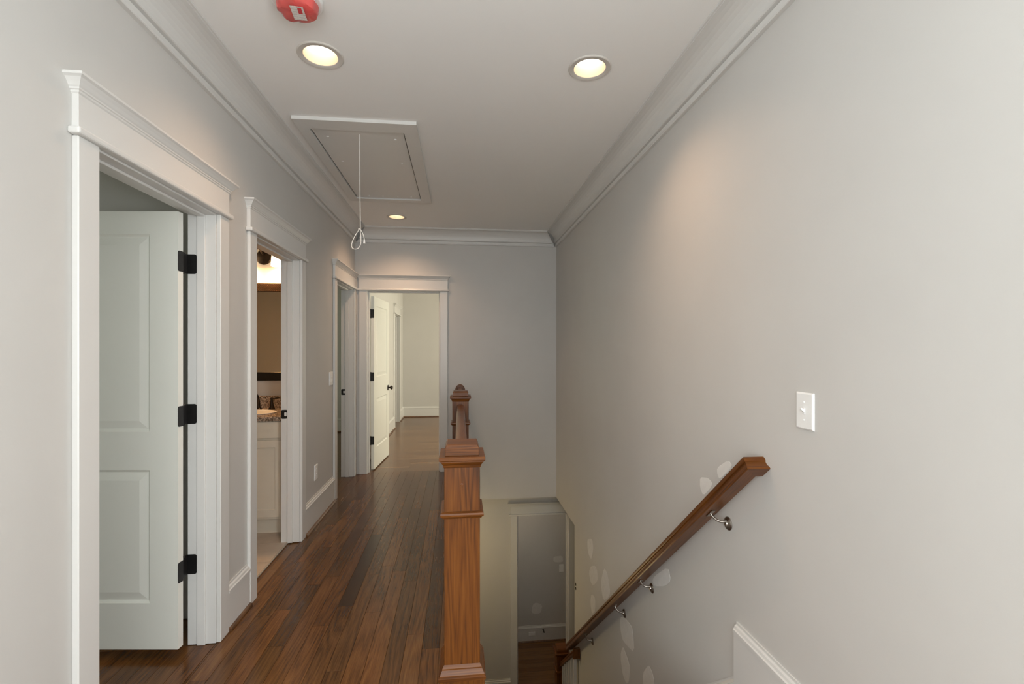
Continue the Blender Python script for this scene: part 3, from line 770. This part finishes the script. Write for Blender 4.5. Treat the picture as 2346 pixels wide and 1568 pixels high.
TI = lambda u, o, z: (u, YI - o, z)
patch([(1.10, -2.43), (1.15, -2.40), (1.25, -2.44), (1.23, -2.55), (1.17, -2.58), (1.08, -2.55)], TI, wall_inner)
patch([(1.42, -1.72), (1.56, -1.71), (1.57, -1.80), (1.52, -1.81), (1.42, -1.80)], TI, wall_inner)
for z in (-.916, -.957):
    bm = bmesh.new(); lathe(bm, [(.015, 0), (.015, -.003)], (R, 4.61, z), axis='x', n=12); obj('screw_hole', bm, M['dark'], wall_right)
bm = bmesh.new(); tube(bm, [(1.255, YI - .024, -2.79), (1.262, YI - .03, -2.81), (1.272, YI - .024, -2.845)], [.012, .006, .009], 8)
tag(obj('wire_hole', bm, M['black'], None), 'tiny black hole with wires at the baseboard downstairs', 'wire hole')  # black stub standing for a hole with wires

# ------------------------------------------------------------------ newel posts
def newel(x, y, zb, label, top=1.10):
    t = thing('newel_post', (x, y, zb), label, 'newel post', 'oak newel posts')
    def ring(nm, prof, m=M['oakX'], bev=0, cap=True):
        bm = bmesh.new(); loft(bm, [[(x - r, y - r, zb + z), (x + r, y - r, zb + z), (x + r, y + r, zb + z), (x - r, y + r, zb + z)] for r, z in prof], cap)
        return obj(nm, bm, m, t, bev)
    ring('post', [(.064, .1), (.064, top - .05)], M['oakV'], .0015)
    ring('plinth', [(.080, 0), (.080, .262)], M['oakV'], .0015)
    ring('plinth_moulding', [(.080, .262), (.084, .264), (.084, .274), (.080, .277), (.0795, .282), (.072, .296), (.0705, .298), (.0705, .302), (.068, .306), (.064, .312)])
    ring('collar', [(.064, .836), (.069, .838), (.071, .843), (.0765, .846), (.0775, .852), (.0765, .858), (.072, .861), (.064, .862)])
    ring('cap_moulding', [(.064, top - .082), (.066, top - .08), (.068, top - .072), (.074, top - .062), (.077, top - .060), (.077, top - .056)])
    ring('cap_slab', [(.080, top - .056), (.0825, top - .053), (.0825, top - .043), (.080, top - .040)])
    ring('cap_block', [(.061, top - .040), (.061, top - .012), (.055, top)], M['oakX'], .0015)
    return t
NX, NY1, NY2 = .0105, 1.768, 3.81
n1 = newel(NX, NY1, 0, 'large orange oak newel post standing at the top of the stairs')
bm = bmesh.new(); lathe(bm, [(.0048, 0), (.0048, -.0008), (.003, -.0012)], (NX - .001, NY1 - .064, .957), axis='y', n=14); obj('wood_plug', bm, M['oakX'], n1)
newel(NX, NY2, 0, 'darker oak newel post midway along the landing rail', 1.105)
newel(1.135, 5.17, ZL, 'small looking dim oak newel post at the foot of the stairs')

RP = [(-.031, 0), (.031, 0), (.031, .008), (.0285, .012), (.0235, .02), (.0215, .030), (.0215, .034), (.0255, .037), (.0265, .045), (.0235, .055), (.013, .061), (0, .062)]
RP = RP + [(-a, b) for a, b in reversed(RP[2:-1])]
def rail_mesh(x, y0, y1, ztop, slope=0):
    bm = bmesh.new(); loft(bm, [[(x + a, y0, ztop - .062 + b - slope * 0) for a, b in RP], [(x + a, y1, ztop - .062 + b - slope * (y1 - y0)) for a, b in RP]]); return bm
balm = None
def baluster(x, y, z0, z1, parent, m=M['trim']):
    return obj('baluster', B(x - .016, x + .016, y - .016, y + .016, z0, z1), m, parent, .001)
lr = thing('landing_handrail', (NX, (NY1 + NY2) / 2, 0), 'oak landing handrail between the two upstairs newel posts', 'handrail')
obj('rail', rail_mesh(NX, NY1 + .064, NY2 - .064, 1.003), M['oakY'], lr, smooth=True)
y = NY1 + .16
while y < NY2 - .12: baluster(NX, y, 0, .942, lr); y += .105
lr = thing('landing_handrail', (NX, (D + NY2) / 2, 0), 'short oak landing handrail ending at a rosette on the far wall', 'handrail')
obj('rail', rail_mesh(NX, NY2 + .064, D - .018, .985), M['oakY'], lr, smooth=True)
bm = bmesh.new(); pts = [(.058 * math.cos(2 * math.pi * k / 36), .072 * math.sin(2 * math.pi * k / 36)) for k in range(36)]
loft(bm, [[(NX + a, D, .948 + b) for a, b in pts], [(NX + a, D - .012, .948 + b) for a, b in pts], [(NX + a * .93, D - .018, .948 + b * .94) for a, b in pts]])
obj('rosette', bm, M['oakV'], lr, smooth=True)
y = NY2 + .16
while y < D - .08: baluster(NX, y, 0, .924, lr); y += .105

# ------------------------------------------------------------------ handrail on the stair wall
th = math.atan(SLOPE); sv = Vector((0, math.cos(th), -math.sin(th))); nv = Vector((0, math.sin(th), math.cos(th)))
XC, P0 = 1.098, Vector((0, 1.669, .9755))
def RPnt(a, b, t, x=None): 
    p = P0 + sv * t + nv * b; p.x = (XC - a) if x is None else x; return p
wr = thing('wall_handrail', (XC, 3.1, -.2), 'long stained oak handrail sloping down the stairwell wall on metal brackets', 'handrail')
LEN = 3.93
bm = bmesh.new(); loft(bm, [[RPnt(a, b, -a + .0003) for a, b in RP], [RPnt(a, b, LEN) for a, b in RP]])
# lay the sloping rail flat in its own frame so that the grain follows it
bmesh.ops.recalc_face_normals(bm, faces=bm.faces)
ctr = RPnt(0, .03, LEN / 2)
rot = Matrix((Vector((1, 0, 0)), sv, nv)).transposed()
bmesh.ops.transform(bm, matrix=(rot.transposed()).to_4x4() @ Matrix.Translation(-ctr), verts=bm.verts)
me = bpy.data.meshes.new('rail'); bm.to_mesh(me); bm.free(); me.shade_smooth(); me.set_sharp_from_angle(angle=math.radians(30)); me.materials.append(M['oakY'])
ro = bpy.data.objects.new('rail', me); COL.objects.link(ro); ro.parent = wr; ro.matrix_local = Matrix.Translation(ctr - WL[wr.name]) @ rot.to_4x4(); WL[ro.name] = ctr
bm = bmesh.new(); loft(bm, [[RPnt(a, b, -a - .0003) for a, b in RP], [RPnt(a, b, -a - .0003, R) for a, b in RP]])
obj('rail_return', bm, M['oakX'], wr, smooth=True)
for (yd, zd), (ya, za) in zip(((1.923, .689), (2.735, -.003), (3.212, -.422), (4.009, -1.113)), ((1.962, .719), (2.771, .034), (3.245, -.378), (4.031, -1.068))):
    t_ = (ya - P0.y) / sv.y; pa = RPnt(0, 0, t_)
    bm = bmesh.new(); lathe(bm, [(.029, 0), (.029, -.003), (.024, -.008), (.012, -.011), (.010, -.016)], (R, yd, zd), axis='x', n=28)
    br = obj('bracket', bm, M['nickel'], wr, smooth=True)
    bm = bmesh.new()
    tube(bm, bez((R - .01, yd, zd + .010), (R - .040, yd, zd + .006), (XC + .010, (ya + yd) / 2, zd + .008), (XC, pa.y, pa.z - .002), 14), .0055, 10)
    obj('bracket_arm', bm, M['nickel'], br, smooth=True)
    bm = bmesh.new()
    q = [RPnt(a, -.0005, t_ + s) for a, s in ((-.008, -.03), (.008, -.03), (.008, .03), (-.008, .03))]
    loft(bm, [q, [p - nv * .003 for p in q]]); obj('saddle', bm, M['nickel'], br)

# balustrade at the foot of the stairs
bl = thing('stair_handrail', (1.125, 4.8, ZL), 'short oak handrail with white balusters at the foot of the stairs', 'handrail')
X2 = 1.125
ry0, ry1, rz = 4.47, 5.106, -1.467
bm = rail_mesh(X2, ry0, ry1, rz, SLOPE); obj('rail', bm, M['oakY'], bl, smooth=True)
obj('rail_block', B(X2 - .034, R, ry0 - .03, ry0, rz - .085, rz + .012), M['oakV'], bl, .003)
y = 4.52
while y < 5.08:
    baluster(X2, y, ZL + .05, rz - .05 - SLOPE * (y - ry0), bl); y += .1

# ------------------------------------------------------------------ stairs
stc = thing('staircase', (.6, 3.3, ZL), 'oak stair treads with white risers descending along the wall', 'staircase')
NR = 16; rise = -ZL / NR; run = rise / SLOPE
for i in range(NR):
    yf = ST0 + i * run; zt = -rise * (i + 1)
    obj('riser', B(SX, R - .018, yf, yf + .018, zt, zt + rise - .03), M['trim'], stc)
    if i < NR - 1: obj('tread', B(SX, R - .018, yf - .01, yf + run + .025, zt - .03, zt), M['oakX'], stc, .006)

# lamp hanging downstairs
pl = thing('pendant_lamp', (-.02, 4.98, -.8), 'small globe pendant lamp in the lower hall', 'pendant lamp')
bm = bmesh.new(); tube(bm, [(-.02, 4.98, ZS), (-.02, 4.98, -.72)], .004, 8); lathe(bm, [(.05, 0), (.05, -.015), (.02, -.02)], (-.02, 4.98, ZS), n=20); obj('stem', bm, M['bronze'], pl)
bm = bmesh.new(); lathe(bm, [(.02, .08), (.06, .06), (.08, 0), (.06, -.06), (.02, -.08)], (-.02, 4.98, -.8), n=20); obj('globe', bm, M['globe'], pl, smooth=True)
l = bpy.data.lights.new('lamp', 'POINT'); l.energy = 7.5; l.color = (1, .76, .36); l.shadow_soft_size = .1
lo = bpy.data.objects.new('lamp', l); COL.objects.link(lo); lo.parent = pl; lo.location = (.0, 0, -.19)

l = bpy.data.lights.new('lamp', 'POINT'); l.energy = 4.5; l.color = (1, .86, .68); l.shadow_soft_size = .08  # unseen lamp added to brighten the inner wall
cl = thing('fill_lamp', (.45, 6.4, ZS), 'unseen fill lamp added in the room downstairs', 'ceiling lamp')
bm = bmesh.new(); lathe(bm, [(.11, 0), (.11, -.02), (.10, -.025)], (.45, 6.4, ZS), n=24); obj('lamp_base', bm, M['bronze'], cl)
bm = bmesh.new(); lathe(bm, [(.10, -.025), (.09, -.05), (.05, -.07), (.002, -.076)], (.45, 6.4, ZS), n=24, capends=False); obj('glass_bowl', bm, M['globe'], cl, smooth=True)
lo = bpy.data.objects.new('lamp', l); COL.objects.link(lo); lo.parent = cl; lo.location = (0, 0, -.19)

# ------------------------------------------------------------------ bathroom
VX0, VX1, VYF = -2.36, -1.335, 3.80
va = thing('bathroom_vanity', ((VX0 + VX1) / 2, 4.07, 0), 'cream painted bathroom vanity with shaker doors', 'vanity')
obj('cabinet_body', B(VX0, VX1, VYF + .02, YBW - .002, .125, .885), M['cream'], va, .002)
obj('toe_kick', B(VX0 + .02, VX1 - .0, VYF + .075, YBW - .02, 0.003, .125), M['cream'], va)
def shaker(nm, x0, x1, z0, z1, fr):
    bm = bmesh.new(); yb, yf = VYF + .02, VYF
    lo_ = []
    for ins, yy in ((0, yb), (0, yf), (fr, yf), (fr + .003, yf + .010)):
        lo_.append([(x0 + ins, yy, z0 + ins), (x1 - ins, yy, z0 + ins), (x1 - ins, yy, z1 - ins), (x0 + ins, yy, z1 - ins)])
    loft(bm, lo_); return obj(nm, bm, M['cream'], va, .001)
for x0, x1 in ((-1.815, -1.350), (-2.34, -1.825)):
    shaker('cabinet_door', x0, x1, .147, .738, .056)
    obj('drawer_front', B(x0, x1, VYF, VYF + .02, .755, .878), M['cream'], va, .002)
bm = bmesh.new(); box(bm, VX0 - .01, VX1 + .018, VYF - .02, YBW - .002, .887, .922)
ct = tag(obj('vanity_countertop', bm, M['granite'], None, .003), 'speckled granite vanity top with backsplash', 'countertop')
obj('backsplash', B(VX0, VX1 + .018, YBW - .022, YBW - .002, .922, 1.03), M['granite'], ct, .002)
SKX, SKY = -1.70, 4.02
bm = bmesh.new(); loops = []
for r, z in ((1, .923), (1.02, .928), (.97, .930), (.93, .925), (.9, .9225)):
    loops.append([(SKX + .22 * r * math.cos(2 * math.pi * k / 40), SKY + .16 * r * math.sin(2 * math.pi * k / 40), z) for k in range(40)])
loft(bm, loops); tag(obj('sink_basin', bm, M['plastic'], None, smooth=True), 'white oval sink rim set in the granite vanity top', 'sink')
fa = thing('faucet', (SKX, 4.24, .922), 'dark bronze widespread faucet behind the bathroom sink', 'faucet')
bm = bmesh.new(); lathe(bm, [(.026, 0), (.024, .006), (.014, .015), (.012, .03)], (SKX, 4.24, .922), n=20)
tube(bm, [(SKX, 4.24, .94)] + bez((SKX, 4.24, .95), (SKX, 4.24, 1.075), (SKX, 4.13, 1.085), (SKX - .0, 4.11, 1.01), 14), [.012] + [.012 - .003 * k / 14 for k in range(15)], 12)
obj('spout', bm, M['bronze'], fa, smooth=True)
for s in (-1, 1):
    hx = SKX + s * .105
    bm = bmesh.new(); lathe(bm, [(.028, 0), (.026, .008), (.018, .02), (.011, .07), (.009, .085), (.011, .092), (.008, .1)], (hx, 4.24, .922), n=20); ho = obj('handle', bm, M['bronze'], fa, smooth=True)
    bm = bmesh.new(); tube(bm, [(hx - s * .008, 4.24, 1.010), (hx + s * .03, 4.235, 1.014), (hx + s * .06, 4.225, 1.022), (hx + s * .072, 4.222, 1.026)], [.007, .006, .008, .004], 10); obj('lever', bm, M['bronze'], ho, smooth=True)
# mirror with woven frame
MX0, MX1, MZ0, MZ1, FW = -2.25, -1.43, 1.163, 2.013, .073
mi = thing('wall_mirror', ((MX0 + MX1) / 2, YBW, MZ0), 'bathroom mirror in a dark woven frame above the vanity', 'mirror')
obj('mirror_glass', B(MX0 + FW - .01, MX1 - FW + .01, YBW - .012, YBW - .004, MZ0 + FW - .01, MZ1 - FW + .01), M['mirror'], mi)
for q in ((MX0, MX1, MZ0, MZ0 + FW), (MX0, MX1, MZ1 - FW, MZ1), (MX0, MX0 + FW, MZ0 + FW, MZ1 - FW), (MX1 - FW, MX1, MZ0 + FW, MZ1 - FW)):
    fo = obj('frame_rail', B(q[0], q[1], YBW - .026, YBW, q[2], q[3]), M['woven'], mi, .002)
    bm = bmesh.new(); n = 0
    if q[1] - q[0] > .3 and q[2] > 1.5:
        x = q[0]
        while x < q[1] - .07:
            for s in (0, 1):
                a = (x if s == 0 else x + .07, YBW - .029, q[2] + .003); b = (x + .07 if s == 0 else x, YBW - .029, q[3] - .003)
                tube(bm, [a, ((a[0] + b[0]) / 2, YBW - .031 + s * .003, (a[2] + b[2]) / 2), b], .0032, 6)
            x += .0175
        wv = obj('woven_strands', bm, mat('woven_strand', (.032, .016, .008), .4, noise=.2, nscale=50), fo); wv['kind'] = 'stuff'
    else: bm.free()
# vanity light
sc_ = thing('vanity_sconce', (-1.70, YBW, 2.24), 'bronze bathroom vanity light with glowing white glass shades', 'wall lamp')
bm = bmesh.new(); lathe(bm, [(.066, 0), (.066, -.008), (.058, -.016), (.02, -.02)], (-1.70, YBW, 2.243), axis='y', n=32); obj('backplate', bm, M['bronze'], sc_, smooth=True)
bm = bmesh.new(); tube(bm, [(-1.70, YBW - .015, 2.262), (-1.70, YBW - .10, 2.30)], .009, 10); tube(bm, [(-1.92, YBW - .10, 2.30), (-1.48, YBW - .10, 2.30)], .008, 10); obj('arm', bm, M['bronze'], sc_, smooth=True)
for x in (-1.545, -1.855):
    bm = bmesh.new(); lathe(bm, [(.022, .03), (.026, .0)], (x, YBW - .10, 2.27), n=20); obj('socket', bm, M['bronze'], sc_)
    bm = bmesh.new(); lathe(bm, [(.028, .0), (.045, -.004), (.050, -.02), (.058, -.125), (.055, -.125), (.047, -.022), (.03, -.007)], (x, YBW - .10, 2.275), n=32, capends=False); obj('glass_shade', bm, M['shade'], sc_, smooth=True)
    l = bpy.data.lights.new('lamp', 'POINT'); l.energy = 21; l.color = (1, .56, .23); l.shadow_soft_size = .04
    lo = bpy.data.objects.new('lamp', l); COL.objects.link(lo); lo.parent = sc_; lo.location = (x + 1.70, -.10, -.06)
